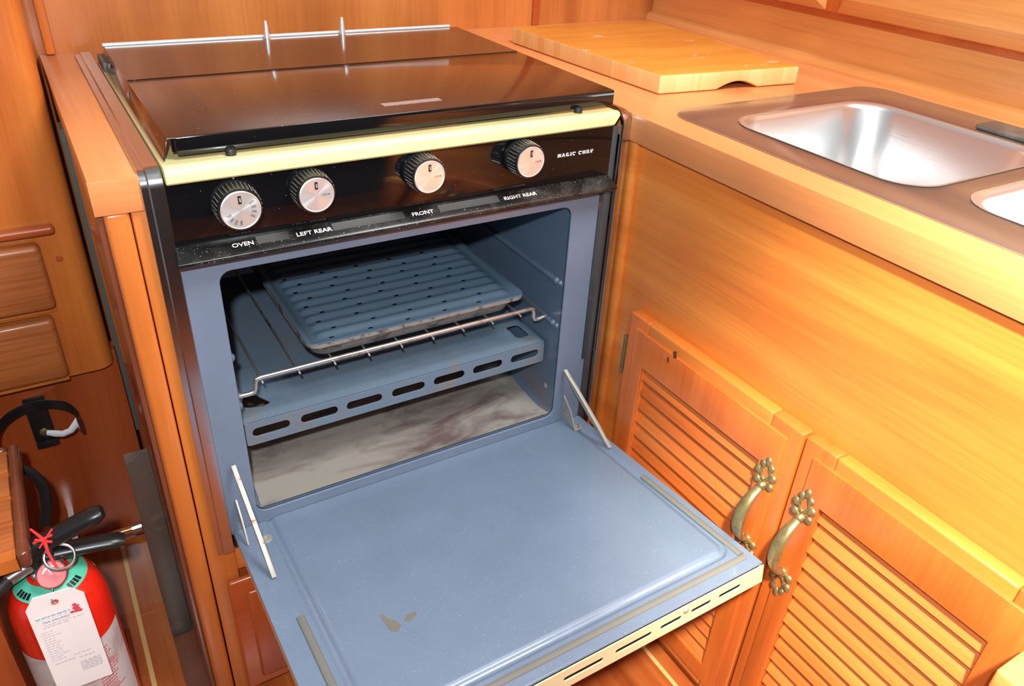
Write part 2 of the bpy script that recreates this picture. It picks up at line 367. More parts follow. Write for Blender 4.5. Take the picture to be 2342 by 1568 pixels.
def louvre_door(y0, y1, z0, z1, ly0, ly1, lz0, lz1, hinge_right):
    x0, x1 = .5440, .5610
    dr = MB()
    def fr(ya, yb, za, zb, mb):
        mb.box(x0, x1, ya, yb, za, zb)
    d = MB(); fr(y0, ly0, z0, z1, d); fr(ly1, y1, z0, z1, d)
    d = d.build('door', w_right_z, rc, .0025, 3)
    for za, zb in ((lz1, z1), (z0, lz0)):
        r = MB(); fr(ly0 + .0003, ly1 - .0003, za, zb, r); r.build('rail', w_right_y, d, .0025, 3)
    # raised rounded border moulding around the frame
    e = .016
    bm_ = MB()
    for (ya, yb, za, zb) in ((y0 + e, y1 - e, z1 - e, z1 - e + .0001),):
        pass
    pr = MB(); pr.curve2d([(y0 + e, z0 + e), (y1 - e, z0 + e), (y1 - e, z1 - e), (y0 + e, z1 - e)], [[(ly0 + .0006, lz0 + .0006), (ly1 - .0006, lz0 + .0006), (ly1 - .0006, lz1 - .0006), (ly0 + .0006, lz1 - .0006)]], .004, YZ(x0 - .0012))
    pr.build('raised_field', w_right_z, d, .001, 2)
    s = MB(); n = int(round((lz1 - lz0) / .0222)); st = (lz1 - lz0) / n
    for i in range(n):
        zt = lz1 - i * st
        s.hexa([(x0 + .0015, ly0, zt - st + .0015), (x0 + .0050, ly0, zt - st - .0010), (x0 + .0050, ly1, zt - st - .0010), (x0 + .0015, ly1, zt - st + .0015),
                (x0 + .0135, ly0, zt + .0040), (x0 + .0165, ly0, zt + .0015), (x0 + .0165, ly1, zt + .0015), (x0 + .0135, ly1, zt + .0040)])
    s.build('louvre_slats', w_louv, d, .0012, 2)
    return d
dA = louvre_door(-.3455, -.0555, FZ + .03, .2025, -.303, -.093, FZ + .075, .1375, False)
dB = louvre_door(-.642, -.3490, FZ + .03, .2035, -.575, -.388, FZ + .075, .1365, True)

knotm = plain('dark_wood_knot', (.10, .03, .01), .5)
for ky, kz, ra, rb in ((-.149, .189, .0035, .0055), (-.139, .176, .0020, .0040)):
    MB().add([(.5407, ky + ra * math.cos(a_ * .524) * (1 + .3 * math.sin(a_ * 2.1)), kz + rb * math.sin(a_ * .524)) for a_ in range(12)], [tuple(range(12))]).build('wood_knot', knotm, dA)
def pull(door, y, zt):
    """antique brass pull with pierced trefoil ends; zt = top tip"""
    x = .5425; h = None
    g = MB(); path = []; rad = []
    for i in range(15):
        t = i / 14; z = zt - .040 - .078 * t; xo = x - .006 - .0215 * math.sin(math.pi * t) ** .55
        path.append((xo, y, z)); rad.append((.0048 + .0034 * math.sin(math.pi * t) ** .5, .0032 + .0020 * math.sin(math.pi * t)))
    g.tube(path, rad, 12)
    h = g.build('handle', brass, door, smooth=True, ang=60)
    for sgn, zc in ((1, zt), (-1, zt - .158)):
        e = MB()
        def P(dy, dz): return (x - .0015, y + dy * 1.15, zc - sgn * dz)
        e.sphere(P(0, .004), .0052, 10, (.55, .9, 1.25)); e.sphere(P(.0050, .010), .0048, 10, (.6, 1, 1)); e.sphere(P(-.0050, .010), .0048, 10, (.6, 1, 1))
        e.sphere(P(.0088, .021), .0056, 10, (.6, 1, 1)); e.sphere(P(-.0088, .021), .0056, 10, (.6, 1, 1))
        e.tube([P(.0035, .012), P(.0062, .018), P(.0036, .026), P(0, .030)], .0024, 8); e.tube([P(-.0035, .012), P(-.0062, .018), P(-.0036, .026), P(0, .030)], .0024, 8)
        e.sphere(P(.0080, .034), .0056, 10, (.6, 1, 1)); e.sphere(P(-.0080, .034), .0056, 10, (.6, 1, 1))
        e.lathe((x + .0012, y, zc - sgn * .037), (-1, 0, 0), [(0, .0062), (.004, .0058), (.008, .0042), (.009, .003)], 16)
        e.build('handle_end', brass, h, ang=60)
pull(dA, -.3165, .149); pull(dB, -.3725, .1475)
hg = MB().box(.5425, .5605, -.0550, -.0515, .110, .160).build('hinge', oldbrass, dA, .001)
hg2 = MB().tube([(.5450, -.0520, .107), (.5450, -.0520, .164)], .0026, 10).build('hinge_pin', oldbrass, dA)

# ------------------------------------------------------------------ overhead locker on the right wall
ul = thing('wall_locker', (1.0, 0, .52), 'varnished wall locker doors directly above the wide right worktop', 'cabinet')
MB().box(.998, WX - .0005, -1.1, WY - .001, .5150, .5240).build('rail', w_rail, ul, .001)
MB().box(.994, WX - .0005, -1.1, WY - .001, .5240, 1.0).build('face_panel', w_right_z, ul, .001)
for ya, yb in ((.112, .515), (-.40, .092)):
    m = MB(); a, bv = .976, .022
    z0, z1 = .5245, .78
    m.hexa([(a + .019, ya, z0), (a + .019, yb, z0), (a + .019, yb, z1), (a + .019, ya, z1), (a, ya + bv, z0 + bv), (a, yb - bv, z0 + bv), (a, yb - bv, z1 - bv), (a, ya + bv, z1 - bv)])
    m.build('door', w_upper, ul, .001)

# ------------------------------------------------------------------ sink
sk = thing('double_sink', (.78, -.35, CT), 'double bowl stainless steel sink set in the worktop', 'sink')
b1 = (.637, .892, -.322, -.068); b2 = (.655, .892, -.62, -.352)
rim_o = rrect(SX0, SX1, SY0, SY1, .035, 8)
m = MB().curve2d(rim_o, [rrect(*b1, .045, 8)[::-1], rrect(*b2, .045, 8)[::-1]], .0022, XY(CT + .0012)); m.build('rim', rimm, sk, .0008, 2, ang=50)
def bowl(bb, name):
    m = MB(); x0, x1, y0, y1 = bb; levels = [(-.0030, .0028, .045), (-.0005, .0026, .045), (.003, .001, .046), (.006, -.004, .048), (.012, -.10, .05), (.02, -.128, .055), (.04, -.139, .05), (.09, -.143, .03)]
    loops = []
    for ins, dz, r in levels: loops.append([(x, y, CT + dz) for x, y in rrect(x0 + ins, x1 - ins, y0 + ins, y1 - ins, max(.01, min(r, (x1 - x0) / 2 - ins - .001)), 8)])
    n = len(loops[0]); vs = [p for l in loops for p in l]; fs = []
    for i in range(len(loops) - 1):
        for k in range(n): l = (k + 1) % n; fs.append((i * n + k, i * n + l, (i + 1) * n + l, (i + 1) * n + k))
    fs.append(tuple((len(loops) - 1) * n + k for k in range(n)))
    m.add(vs, fs); o = m.build(name, sinkm, sk, ang=60)
    MB().lathe(((x0 + x1) / 2, (y0 + y1) / 2, CT - .1428), (0, 0, 1), [(0, .038), (.002, .036), (.0022, .022), (.001, .02)], 30).build('drain', steel, o)
bowl(b1, 'bowl'); bowl(b2, 'bowl')
fb = MB().box(.905, .945, -.36, -.213, CT + .0024, CT + .009).build('faucet_plate', greym, None, .003, 3)
tag(fb, 'dark grey faucet base plate on the rear rim of the sink', 'faucet plate')

# ------------------------------------------------------------------ cutting board
cb_ = thing('cutting_board', (.755, .22, CT), 'thick glued-strip maple cutting board lying behind the sink', 'cutting board')
q = [(.639, .058), (.8715, .035), (.8925, .385), (.6215, .402)]
def board_pts(z): return [(x, y, z) for x, y in q]
m = MB(); zb, zt_ = CT + .0003, CT + .0252
# front edge with a finger scoop
A, B = Vector((q[0][0], q[0][1])), Vector((q[1][0], q[1][1])); L = (B - A).length
lp = [(0, 0)]
for i in range(13):
    t = i / 12; lp.append((L * (.40 + .30 * t), .0095 * math.sin(math.pi * t)))
lp += [(L, 0), (L, zt_ - zb), (0, zt_ - zb)]
n_ = len(lp); back = [(q[3][0] + (q[2][0] - q[3][0]) * u / L, q[3][1] + (q[2][1] - q[3][1]) * u / L) for u, v in lp]
fr_ = [(A.x + (B.x - A.x) * u / L, A.y + (B.y - A.y) * u / L, zb + v) for u, v in lp]
mid = [(f[0] + (bk[0] - f[0]) * .09, f[1] + (bk[1] - f[1]) * .09, f[2]) for f, bk in zip(fr_, back)]
m.add(fr_, [tuple(range(n_))])
nn = len(m.v)
m.add(mid, []); m.add(board_pts(zb)[2:] + board_pts(zt_)[2:], [])
fs = [(i, (i + 1) % n_, n_ + (i + 1) % n_, n_ + i) for i in range(n_)]
rb, lb, rt, lt = 2 * n_, 2 * n_ + 1, 2 * n_ + 2, 2 * n_ + 3
fs.append((n_ + n_ - 1, n_ + n_ - 2, rt, lt)); fs.append((n_, n_ + n_ - 1, lt, lb)); fs.append((n_ + n_ - 2, n_ + n_ - 3, rb, rt)); fs.append((lb, lt, rt, rb))
fs.append(tuple([n_ + i for i in range(1, n_ - 3)][::1]) ) if False else None
fs.append(tuple([n_ + i for i in range(n_ - 2)] + [rb, lb]))
m.f += fs
bd = m.build('board', cut_m, cb_, .0025, 3)
bd.data.materials.append(cut_e)
for p in bd.data.polygons:
    if abs(p.normal.z) < .5: p.material_index = 1

# ------------------------------------------------------------------ THE RANGE
rg = thing('gas_range', (.275, .2, -.03), 'black and blue-grey gas range with yellow top edge and open oven door', 'stove')
# outer chassis
m = MB(); m.box(.0215, .0245, .004, .44, -.025, .430).box(.5195, .5225, .004, .44, -.025, .430).box(.0215, .5225, .4395, .443, -.025, .430).box(.0215, .5225, .004, .44, -.028, -.025)
m.build('chassis', blkin, rg)
# blue front frame with rounded opening
OX0, OX1, OZ0, OZ1 = .0530, .4745, .0190, .3385
m = MB().curve2d([(.0195, -.002), (.5150, -.002), (.5150, .3530), (.0195, .3530)], [rrect(OX0, OX1, OZ0, OZ1, .013)], .003, XZ(.0015)); m.build('front_frame', blue, rg, .0005, 1)
# right side: sooty gasket strip and grey edge
MB().box(.5152, .5205, .0015, .006, -.002, .3530).build('frame_edge', blue, rg)
MB().box(.5156, .5200, -.0012, .0030, .104, .352).build('door_seal', gaskd, rg, .0008)['label'] = 'sooty rope seal'
MB().box(.5207, .5345, .003, .0060, -.020, .43).build('side_filler', filler, rg, .0005)
# oven liner
m = MB(); D = .425
lo = rrect(OX0 + .0005, OX1 - .0005, OZ0 + .0005, OZ1 - .0005, .013); n_ = len(lo)
m.add([(x, .003, z) for x, z in lo] + [(x, D, z) for x, z in lo] + [(x, D + .0001, z) for x, z in lo], [(i, (i + 1) % n_, n_ + (i + 1) % n_, n_ + i) for i in range(n_)] + [tuple(range(2 * n_, 3 * n_))])
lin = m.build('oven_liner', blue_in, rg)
for z in (.229, .165):
    g = MB(); g.tube([(OX1 - .001, .022, z), (OX1 - .001, .40, z)], .0042, 10); g.sphere((OX1 - .001, .0175, z), .0052, 10); g.sphere((OX1 - .001, .0085, z), .0040, 10)
    g.build('rack_guide', blue_in, lin)
    g = MB().tube([(OX0 + .001, .022, z), (OX0 + .001, .40, z)], .0042, 10); g.sphere((OX0 + .001, .0175, z), .0052, 10); g.build('rack_guide', blue_in, lin)
MB().lathe((OX1 + .0005, .024, .057), (-1, 0, 0), [(0, .0045), (.001, .0045), (.0018, .003)], 14).build('rivet', rusty, lin)['label'] = 'rusty rivet'
# stained floor of the oven
m = MB(); NX, NY = 24, 16
for j in range(NY + 1):
    for i in range(NX + 1):
        x = OX0 + .004 + (OX1 - OX0 - .008) * i / NX; y = .004 + .37 * j / NY
        z = OZ0 + .0018 + .010 * max(0, (y - .06) / .3) + .002 * max(0, .02 - y) / .02
        m.v.append((x, y, z))
m.f = [(j * (NX + 1) + i, j * (NX + 1) + i + 1, (j + 1) * (NX + 1) + i + 1, (j + 1) * (NX + 1) + i) for j in range(NY) for i in range(NX)]
m.build('oven_floor', floor_pan, rg)
# slotted burner baffle
bx0, bx1, bz0, bz1, by = .0585, .4700, .0965, .1285, .030
slots = [(.0665, .1105), (.1240, .1700), (.1815, .2280), (.2415, .2870), (.3000, .3450), (.3580, .4030), (.4165, .4610)]
m = MB().curve2d(rrect(bx0, bx1, bz0, bz1, .004), [rrect(a, b_, .1075, .1195, .0058) for a, b_ in slots], .0016, XZ(by)); bf = m.build('burner_baffle', blue_tray, rg, .0003, 1)
m = MB().curve2d([(bx0, by), (bx1, by), (bx1, .405), (bx0, .405)], [rrect(.4405, .4610, .0530, .0880, .006), [(.0640, .066), (.0730, .088), (.0860, .083), (.0985, .060), (.0880, .055), (.0720, .060)]], .0016, XY(bz1 - .0008)); m.build('baffle_top', blue_tray, bf)
MB().box(bx0 + .002, bx1 - .002, by + .02, .40, .030, .0302).build('burner_shadow_plate', blkin, bf) if False else None
MB().tube([(.26, .10, .085), (.26, .40, .085)], .013, 16).build('burner_tube', blkin, bf)
# control panel, sloping lip
m = MB(); m.hexa([(.0195, -.0005, .3690), (.5235, -.0005, .3690), (.5235, .010, .3690), (.0195, .010, .3690), (.0195, -.0010, .4375), (.5235, -.0010, .4375), (.5235, .010, .4375), (.0195, .010, .4375)])
cp = m.build('control_panel', blk, rg, .0008)
m = MB(); lx0, lx1 = .0165, .5255
sec = [(.004, .3722), (-.0010, .3722), (-.0165, .3640), (-.0190, .3620), (-.0190, .3590), (-.0165, .3565), (.004, .3505)]
n_ = len(sec); m.add([(lx0 + (.003 if y > -.01 else 0), y, z) for y, z in sec] + [(lx1 - (.003 if y > -.01 else 0), y, z) for y, z in sec], [tuple(range(n_))[::-1], tuple(range(n_, 2 * n_))] + [(i, (i + 1) % n_, n_ + (i + 1) % n_, n_ + i) for i in range(n_)])
lipo = m.build('panel_lip', blkdust, cp, .0006, 2)
# lettering on the lip
sl = Vector((0, -.0155, -.0082)).normalized(); nrm = Vector((0, -.0082, .0155)).normalized()
def on_lip(cx, cs): 
    base = Vector((cx, -.0010, .3722)) + sl * cs
    return lambda u, v, w: tuple(base + Vector((u, 0, 0)) - sl * v + nrm * (.0003 + w))
for s_, cx in (('OVEN', .0785), ('LEFT REAR', .1490), ('FRONT', .2690), ('RIGHT REAR', .3920)):
    MB().text(s_, .0066, on_lip(cx, .0095), bold=.00010, sx=1.18).build('lettering', white, cp, smooth=False)
faded = plain('faded_dust_patch', (.052, .051, .048), .4)
for xa, xb in ((.0920, .1240), (.1690, .2480), (.2890, .3640)):
    f_ = on_lip(0, .0072); MB().add([f_(xa, -.0052, -.0001), f_(xb, -.0052, -.0001), f_(xb, .0046, -.0001), f_(xa, .0046, -.0001)], [(0, 1, 2, 3)]).build('dust_patch', faded, lipo)
# brand lettering: wide slab serif
GL = {'M': [(0, 0, 2, .8), (.4, 0, 1.3, 4), (2.9, 0, 3.8, 4), (2.6, 0, 4.2, .8), (0, 3.3, 1.4, 4), (2.8, 3.3, 4.2, 4), 'd:1.2,4,2.1,1.2', 'd:3,4,2.1,1.2'],
      'A': ['d:.6,0,1.9,4', 'd:3.6,0,2.2,4', (0, 0, 1.5, .7), (2.7, 0, 4.2, .7), (1.1, 1.2, 3.1, 1.9)],
      'G': ['a:2,2,45,330', (2.1, 1.3, 4, 2.0), (3, .2, 3.9, 2)], 'C': ['a:2,2,45,315', (2.9, 2.7, 3.8, 3.7)],
      'I': [(.2, 0, 2.2, .8), (.2, 3.2, 2.2, 4), (.7, 0, 1.7, 4)],
      'H': [(0, 0, 1.7, .8), (2.3, 0, 4, .8), (0, 3.2, 1.7, 4), (2.3, 3.2, 4, 4), (.4, 0, 1.4, 4), (2.6, 0, 3.6, 4), (1, 1.6, 3, 2.4)],
      'E': [(0, 0, 3.6, .8), (0, 3.2, 3.6, 4), (.5, 0, 1.5, 4), (1, 1.6, 2.6, 2.4), (2.9, 0, 3.6, 1.4), (2.9, 2.6, 3.6, 4)],
      'F': [(0, 0, 2.2, .8), (0, 3.2, 3.6, 4), (.5, 0, 1.5, 4), (1, 1.6, 2.6, 2.4), (2.9, 2.6, 3.6, 4)]}
br = MB(); cxx = 0; unit = .00115
def put(poly, ox):
    fn = lambda u, v: (.4455 + (ox + u) * unit * 1.02, -.0013, .4035 + v * unit * .92)
    n = len(poly); f = [fn(*p) for p in poly]; k = [(a, b__ + .0012, c) for a, b__, c in f]
    br.add(f + k, [tuple(range(n)), tuple(range(2 * n - 1, n - 1, -1))] + [(i, (i + 1) % n, n + (i + 1) % n, n + i) for i in range(n)])
for ch in 'MAGIC CHEF':
    if ch == ' ': cxx += 2.4; continue
    for e_ in GL[ch]:
        if isinstance(e_, tuple): put([(e_[0], e_[1]), (e_[2], e_[1]), (e_[2], e_[3]), (e_[0], e_[3])], cxx)
        elif e_[0] == 'd':
            a, b_, c, d_ = map(float, e_[2:].split(',')); put([(a - .4, b_), (a + .4, b_), (c + .4, d_), (c - .4, d_)], cxx)
        else:
            a, b_, c, d_ = map(float, e_[2:].split(','))
            for k in range(12):
                t0, t1 = R(c + (d_ - c) * k / 12), R(c + (d_ - c) * (k + 1) / 12)
                put([(a + 1.9 * math.cos(t0), b_ + 2 * math.sin(t0)), (a + 1.9 * math.cos(t1), b_ + 2 * math.sin(t1)), (a + 1.0 * math.cos(t1), b_ + 1.3 * math.sin(t1)), (a + 1.0 * math.cos(t0), b_ + 1.3 * math.sin(t0))], cxx)
    cxx += {'I': 3.0, 'M': 5.0}.get(ch, 4.9)
br.build('brand_lettering', white, cp, smooth=False, merge=False)
for x in (.0800, .1498, .2704, .3909): MB().box(x - .0007, x + .0007, -.0014, -.0004, .4225, .4350).build('pointer_mark', white, cp)

def knob(x, z, r, oven=False):
    k = MB(); N = 96; prof = [(.0, .9), (.0015, 1.03), (.005, 1.03), (.0065, 1.0), (.0235, .955), (.0250, .93)]
    y0 = -.0012; rings = []
    for d, f in prof:
        rings.append([(x + math.cos(2 * math.pi * i / N) * r * f * (1 - (.035 if (i % 3 == 0 and .006 < d < .0245) else 0)), y0 - d, z + math.sin(2 * math.pi * i / N) * r * f * (1 - (.035 if (i % 3 == 0 and .006 < d < .0245) else 0))) for i in range(N)])
    k.add([p for g_ in rings for p in g_], [(a * N + i, a * N + (i + 1) % N, (a + 1) * N + (i + 1) % N, (a + 1) * N + i) for a in range(len(rings) - 1) for i in range(N)] + [tuple((len(rings) - 1) * N + i for i in range(N))])
    ko = k.build('knob', blkpl, cp, ang=25)
    rb_ = MB()
    for i in range(0, N, 3):
        t = 2 * math.pi * (i + 1.5) / N; c, s_ = math.cos(t), math.sin(t); ra, rb2 = r * .995, r * .962; w = r * .014
        rb_.add([(x + c * ra - s_ * w, y0 - .0070, z + s_ * ra + c * w), (x + c * ra + s_ * w, y0 - .0070, z + s_ * ra - c * w), (x + c * rb2 + s_ * w, y0 - .0228, z + s_ * rb2 - c * w), (x + c * rb2 - s_ * w, y0 - .0228, z + s_ * rb2 + c * w),
                 (x + c * (ra + .0005) , y0 - .0070, z + s_ * (ra + .0005)), (x + c * (rb2 + .0005), y0 - .0228, z + s_ * (rb2 + .0005))], [(0, 1, 4), (2, 3, 5), (0, 4, 5, 3), (1, 2, 5, 4)])
    rb_.build('knob_ribs', silver, ko)
    cpo = MB().lathe((0, 0, 0), (0, -1, 0), [(0, r * .86), (.0012, r * .86), (.0016, r * .82), (.0012, r * .79), (.00125, .00005)], 64)
    cpo.v = [(a + x, b__ + y0 - .0246, c + z) for a, b__, c in cpo.v]
    # cap mesh keeps its own origin at the knob centre so the spun grain is radial
    e = bpy.data.meshes.new('knob_cap')
    c0 = Vector((x, y0 - .0246, z)); e.from_pydata([tuple(Vector(v) - c0) for v in cpo.v], [], cpo.f)
    for p in e.polygons: p.use_smooth = True
    e.set_sharp_from_angle(angle=R(30)); e.materials.append(capm)
    o = bpy.data.objects.new('knob_cap', e); COL.objects.link(o); o.parent = ko; o.location = c0 - Vector(ko['_w']); o['_w'] = tuple(c0)
    t = MB(); yy = y0 - .0260
    t.box(x - .0014, x + .0014, yy - .0004, yy + .0002, z + r * .30, z + r * .66)
    if oven:
        for i, s_ in enumerate(('WM', '250', '300', '350', '400', '450', '500', 'BRL')):
            a_ = R(32 - i * 22 - (40 if i > 3 else 0)); ca, sa = math.cos(a_), math.sin(a_)
            t.text(s_, .0030, (lambda ca, sa: lambda u, v, w: (x + (u + r * .56) * ca - v * sa, yy - .0002 + w * .1, z + (u + r * .56) * sa + v * ca))(ca, sa))
    else:
        t.text('LO-HI', .0030, lambda u, v, w: (x + u + r * .46, yy - .0002 + w * .1, z + v - .0003))
    t.build('knob_print', blkpl, ko, smooth=False, merge=False)
    t2 = MB().text('OFF', .0032, lambda u, v, w: (x - v, yy - .0006 + w * .1, z + r * .48 + u)) if False else MB()
    if True:
        t2.text('OFF', .0024, lambda u, v, w: (x + v * .8, yy - .0006 + w * .1, z + r * .48 - u)); t2.build('off_mark', white, ko, smooth=False, merge=False)
knob(.0775, .4095, .0215, True); knob(.1498, .4130, .0200); knob(.2695, .4140, .0200); knob(.3925, .4135, .0200)

# yellow cooktop rim
m = MB(); ysec = [(.02, .4345), (-.0080, .4345), (-.0100, .4370), (-.0100, .4470), (-.0080, .4500), (-.0040, .4515), (.002, .4505), (.44, .4485), (.44, .4400), (.02, .4400)]
n_ = len(ysec); m.add([(.0205, y, z) for y, z in ysec] + [(.5250 - max(0, (.446 - z)) * .75, y, z) for y, z in ysec], [tuple(range(n_))[::-1], tuple(range(n_, 2 * n_))] + [(i, (i + 1) % n_, n_ + (i + 1) % n_, n_ + i) for i in range(n_)])
m.build('cooktop', yellow, rg, .0015, 3)
# lid
LT = .4712; LX0, LX1 = .0300, .5270; LY0, LY1 = .0110, .4130; ys = .2310
lid = MB(); lid.box(LX0, LX1, LY0, ys, LT - .0012, LT)
FZB = .4545
flg = MB().box(LX0 + .0070, LX1, LY0 - .0014, LY0 + .0006, FZB, LT - .0003)
lid.hexa([(.0240, LY0 - .004, .4520), (.0252, LY0 - .004, .4520), (.0252, LY1, .4530), (.0240, LY1, .4530), (LX0, LY0 + .001, LT - .0004), (LX0 + .0012, LY0 + .001, LT - .0004), (LX0 + .0012, LY1, LT - .0004), (LX0, LY1, LT - .0004)])
lid.box(LX1 - .0012, LX1, LY0 + .0005, LY1, FZB, LT - .0004)
lo_ = lid.build('lid', lidm, rg, .0008, 3)
flg.build('front_flange', blk, lo_, .0008, 2)  # same paint as the lid; blacker colour stands in for its dark reflection
MB().box(LX0 + .0003, LX1 - .0003, ys + .0006, LY1, LT - .0010, LT + .0002).build('rear_leaf', lidm, lo_)
MB().box(LX0 + .0035, LX0 + .0065, LY0 + .0012, LY0 + .004, .4580, LT - .001).build('folded_tab', blk, lo_)
MB().box(.2490, .3160, .0390, .0490, LT, LT + .0005).build('lid_badge', silver, lo_)['label'] = 'worn silver badge strip'
for x in (.083, .476): MB().lathe((x, .0085, .4498), (0, 0, 1), [(0, .0050), (.0045, .0050), (.0065, .004)], 16).build('rubber_bumper', rubber, lo_)
for y in (.205, .345): MB().sphere((LX0 - .0036, y, .462), .0030, 12, (.6, 1, 1)).build('side_screw', steel, lo_)
MB().tube([(LX0 - .001, LY1 + .002, LT + .0012), (LX1 - .012, LY1 + .002, LT + .0012)], .0027, 14).build('lid_rod', rod_m, lo_)
for x in (.2335, .3415): MB().lathe((x, LY1 - .004, LT), (0, 0, 1), [(0, .0042), (.004, .0040), (.016, .0030), (.0215, .0022), (.0225, .0012)], 14).build('lid_pin', rod_m, lo_)
MB().box(.0215, .0290, .375, .43, .4400, .4600).build('hinge_block', darkgrey, rg, .001)

# stainless corner trims: run along the worktop and turn down the front
def trim_strip(x_prof, zend):
    path = [(WY - .03, CT + .0003), (.0130, CT + .0003)]
    for a in (15, 30, 45, 60, 75, 90): path.append((.0130 - .0125 * math.sin(R(a)), CT + .0003 - .0125 * (1 - math.cos(R(a)))))
    path.append((.0005, zend))
    m = MB(); pts = []
    for i, (y, z) in enumerate(path):
        if i == 0: ny, nz = 0, 1
        elif i == 1: ny, nz = 0, 1
        elif i == len(path) - 1: ny, nz = -1, 0
        else:
            a = (15 * (i - 1)); ny, nz = -math.sin(R(a)), math.cos(R(a))
        for x, h in x_prof: pts.append((x, y + ny * h, z + nz * h))
        for x, h in reversed(x_prof): pts.append((x, y + ny * .0, z + nz * .0))
    k = 2 * len(x_prof); n = len(path)
    fs = [(i * k + j, i * k + (j + 1) % k, (i + 1) * k + (j + 1) % k, (i + 1) * k + j) for i in range(n - 1) for j in range(k)]
    fs += [tuple(range(k))[::-1], tuple((n - 1) * k + j for j in range(k))]
    m.add(pts, fs); return m
trim_strip([(.0000, .0012), (.0004, .0022), (.0060, .0022), (.0066, .0034), (.0072, .0046), (.0188, .0050), (.0194, .0040)], -.0240).build('side_trim', chrome, rg, ang=28)
trim_strip([(.5352, .0040), (.5358, .0052), (.5400, .0050), (.5460, .0040), (.5500, .0018)], -.0240).build('side_trim', chrome, rg, ang=28)

# ------------------------------------------------------------------ oven door (part of the range, open)
c00, c10, c01, c11 = Vector((.0222, -.001, .0036)), Vector((.5205, -.001, .0036)), Vector((.0225, -.3640, .0385)), Vector((.5165, -.3600, .0425))
nd = Vector((0, .0945, 1)).normalized()
def DP(s, t, h=0.):
    return (c00 * (1 - s) + c10 * s) * (1 - t) + (c01 * (1 - s) + c11 * s) * t + nd * h
DWD, DLN = .4983, .364
def DX(x, y, h=0.): return DP(x / DWD, y / DLN, h)     # metres across, metres from hinge
od = MB()
# inner sheet with embossed panel
ex0, ex1, ey0, ey1 = .047, .4745, -.01, .3270
def height(x, y):
    # signed distance to rounded rectangle of the embossed field
    cx, cy = (ex0 + ex1) / 2, (ey0 - .3 + ey1) / 2; hx, hy = (ex1 - ex0) / 2, (ey1 - ey0 + .3) / 2; r = .014
    qx, qy = abs(x - cx) - hx + r, abs(y - cy) - hy + r
    d = min(max(qx, qy), 0) + math.hypot(max(qx, 0), max(qy, 0)) - r
    if d < 0: return .0014 * min(1, -d / .004)
    if d < .010: return -.0026 * math.sin(math.pi * d / .010)
    return 0
gx = sorted(set([round(DWD * i / 60, 5) for i in range(61)] + [round(ex0 + k * .001, 5) for k in range(-13, 8)] + [round(ex1 + k * .001, 5) for k in range(-7, 14)]))
gy = sorted(set([round(DLN * i / 40, 5) for i in range(41)] + [round(ey1 + k * .001, 5) for k in range(-18, 14)]))
od.v = [tuple(DX(x, y, height(x, y))) for y in gy for x in gx]; nx = len(gx)
od.f = [(j * nx + i, j * nx + i + 1, (j + 1) * nx + i + 1, (j + 1) * nx + i) for j in range(len(gy) - 1) for i in range(nx - 1)]
door = od.build('oven_door', blue, rg, ang=50)
# rim of the inner sheet turning down
m = MB(); e_ = [(0, 0), (DWD, 0), (DWD, DLN), (0, DLN)]
m.tube([DX(.001, 0, -.0016), DX(.001, DLN - .001, -.0016), DX(DWD - .001, DLN - .001, -.0016), DX(DWD - .001, 0, -.0016)], .0017, 8); m.build('door_rim', blue, door)
# cream outer shell: four walls, front one slotted
m = MB(); T = .0245
def wall(a, b__): m.add([DX(*a, -.0030), DX(*b__, -.0030), DX(*b__, -T), DX(*a, -T)], [(0, 1, 2, 3)])
wall((.0012, .002), (.0012, DLN - .0005)); wall((DWD - .0012, .002), (DWD - .0012, DLN - .0005)); wall((.0012, .002), (DWD - .0012, .002))
m.add([DX(.0012, .002, -T), DX(DWD - .0012, .002, -T), DX(DWD - .0012, DLN - .0005, -T), DX(.0012, DLN - .0005, -T)], [(0, 1, 2, 3)])
shell = m.build('door_shell', cream, door, smooth=False)
sl_ = [(.4300, .4640), (.3900, .4195), (.3470, .3770), (.2880, .3360), (.2245, .2730), (.1610, .2095), (.1190, .1480), (.0760, .1060), (.0330, .0650)]
m = MB().curve2d([(.0000, -T - .001), (DWD, -T - .001), (DWD, -.0022), (.0000, -.0022)], [rrect(a, b__, -.0165, -.0112, .0026, 4) for a, b__ in sl_], .0016, lambda u, v, w: tuple(DX(u, DLN + .0022 + w - (v + .0022) * .06, v)))
m.build('front_edge', cream, door, .0003, 1)['label'] = 'cream front edge with dark vent slots'
MB().add([DX(.004, DLN - .0008, -.004), DX(DWD - .004, DLN - .0008, -.004), DX(DWD - .004, DLN + .0003, -T + .002), DX(.004, DLN + .0003, -T + .002)], [(0, 1, 2, 3)]).build('slot_shade_backing', blkin, door)  # black sheet right behind the slots, painted shade of the hollow door
# latch catch in the front edge
MB().lathe(DX(.4000 - .018, DLN + .0010, -.0080), tuple(-nd.cross(Vector((1, 0, 0)))), [(0, .0040), (.003, .0036), (.0042, .002)], 14).build('catch', rusty, door)
# rope gasket on three sides
m = MB()
m.tube([DX(.0272, .170, .0006), DX(.0272, .343, .0006)], (.0042, .0022), 10)
m.build('gasket', gasket, door)
MB().tube([DX(.4845, .168, .0006), DX(.4860, .343, .0006)], (.0042, .0022), 10).build('gasket', gasket, door)
MB().tube([DX(.0272, .3475, .0006), DX(.4875, .3475, .0006)], (.0042, .0022), 10).build('gasket', gasket, door)
# screws with washers
for x, y in ((.0300, .033), (.4785, .026)):
    w_ = MB().lathe(DX(x, y, 0), tuple(nd), [(0, .0068), (.0016, .0062), (.0018, .0036), (.0004, .0032), (.0002, .0001)], 18, cap=False).build('washer', rusty, door)
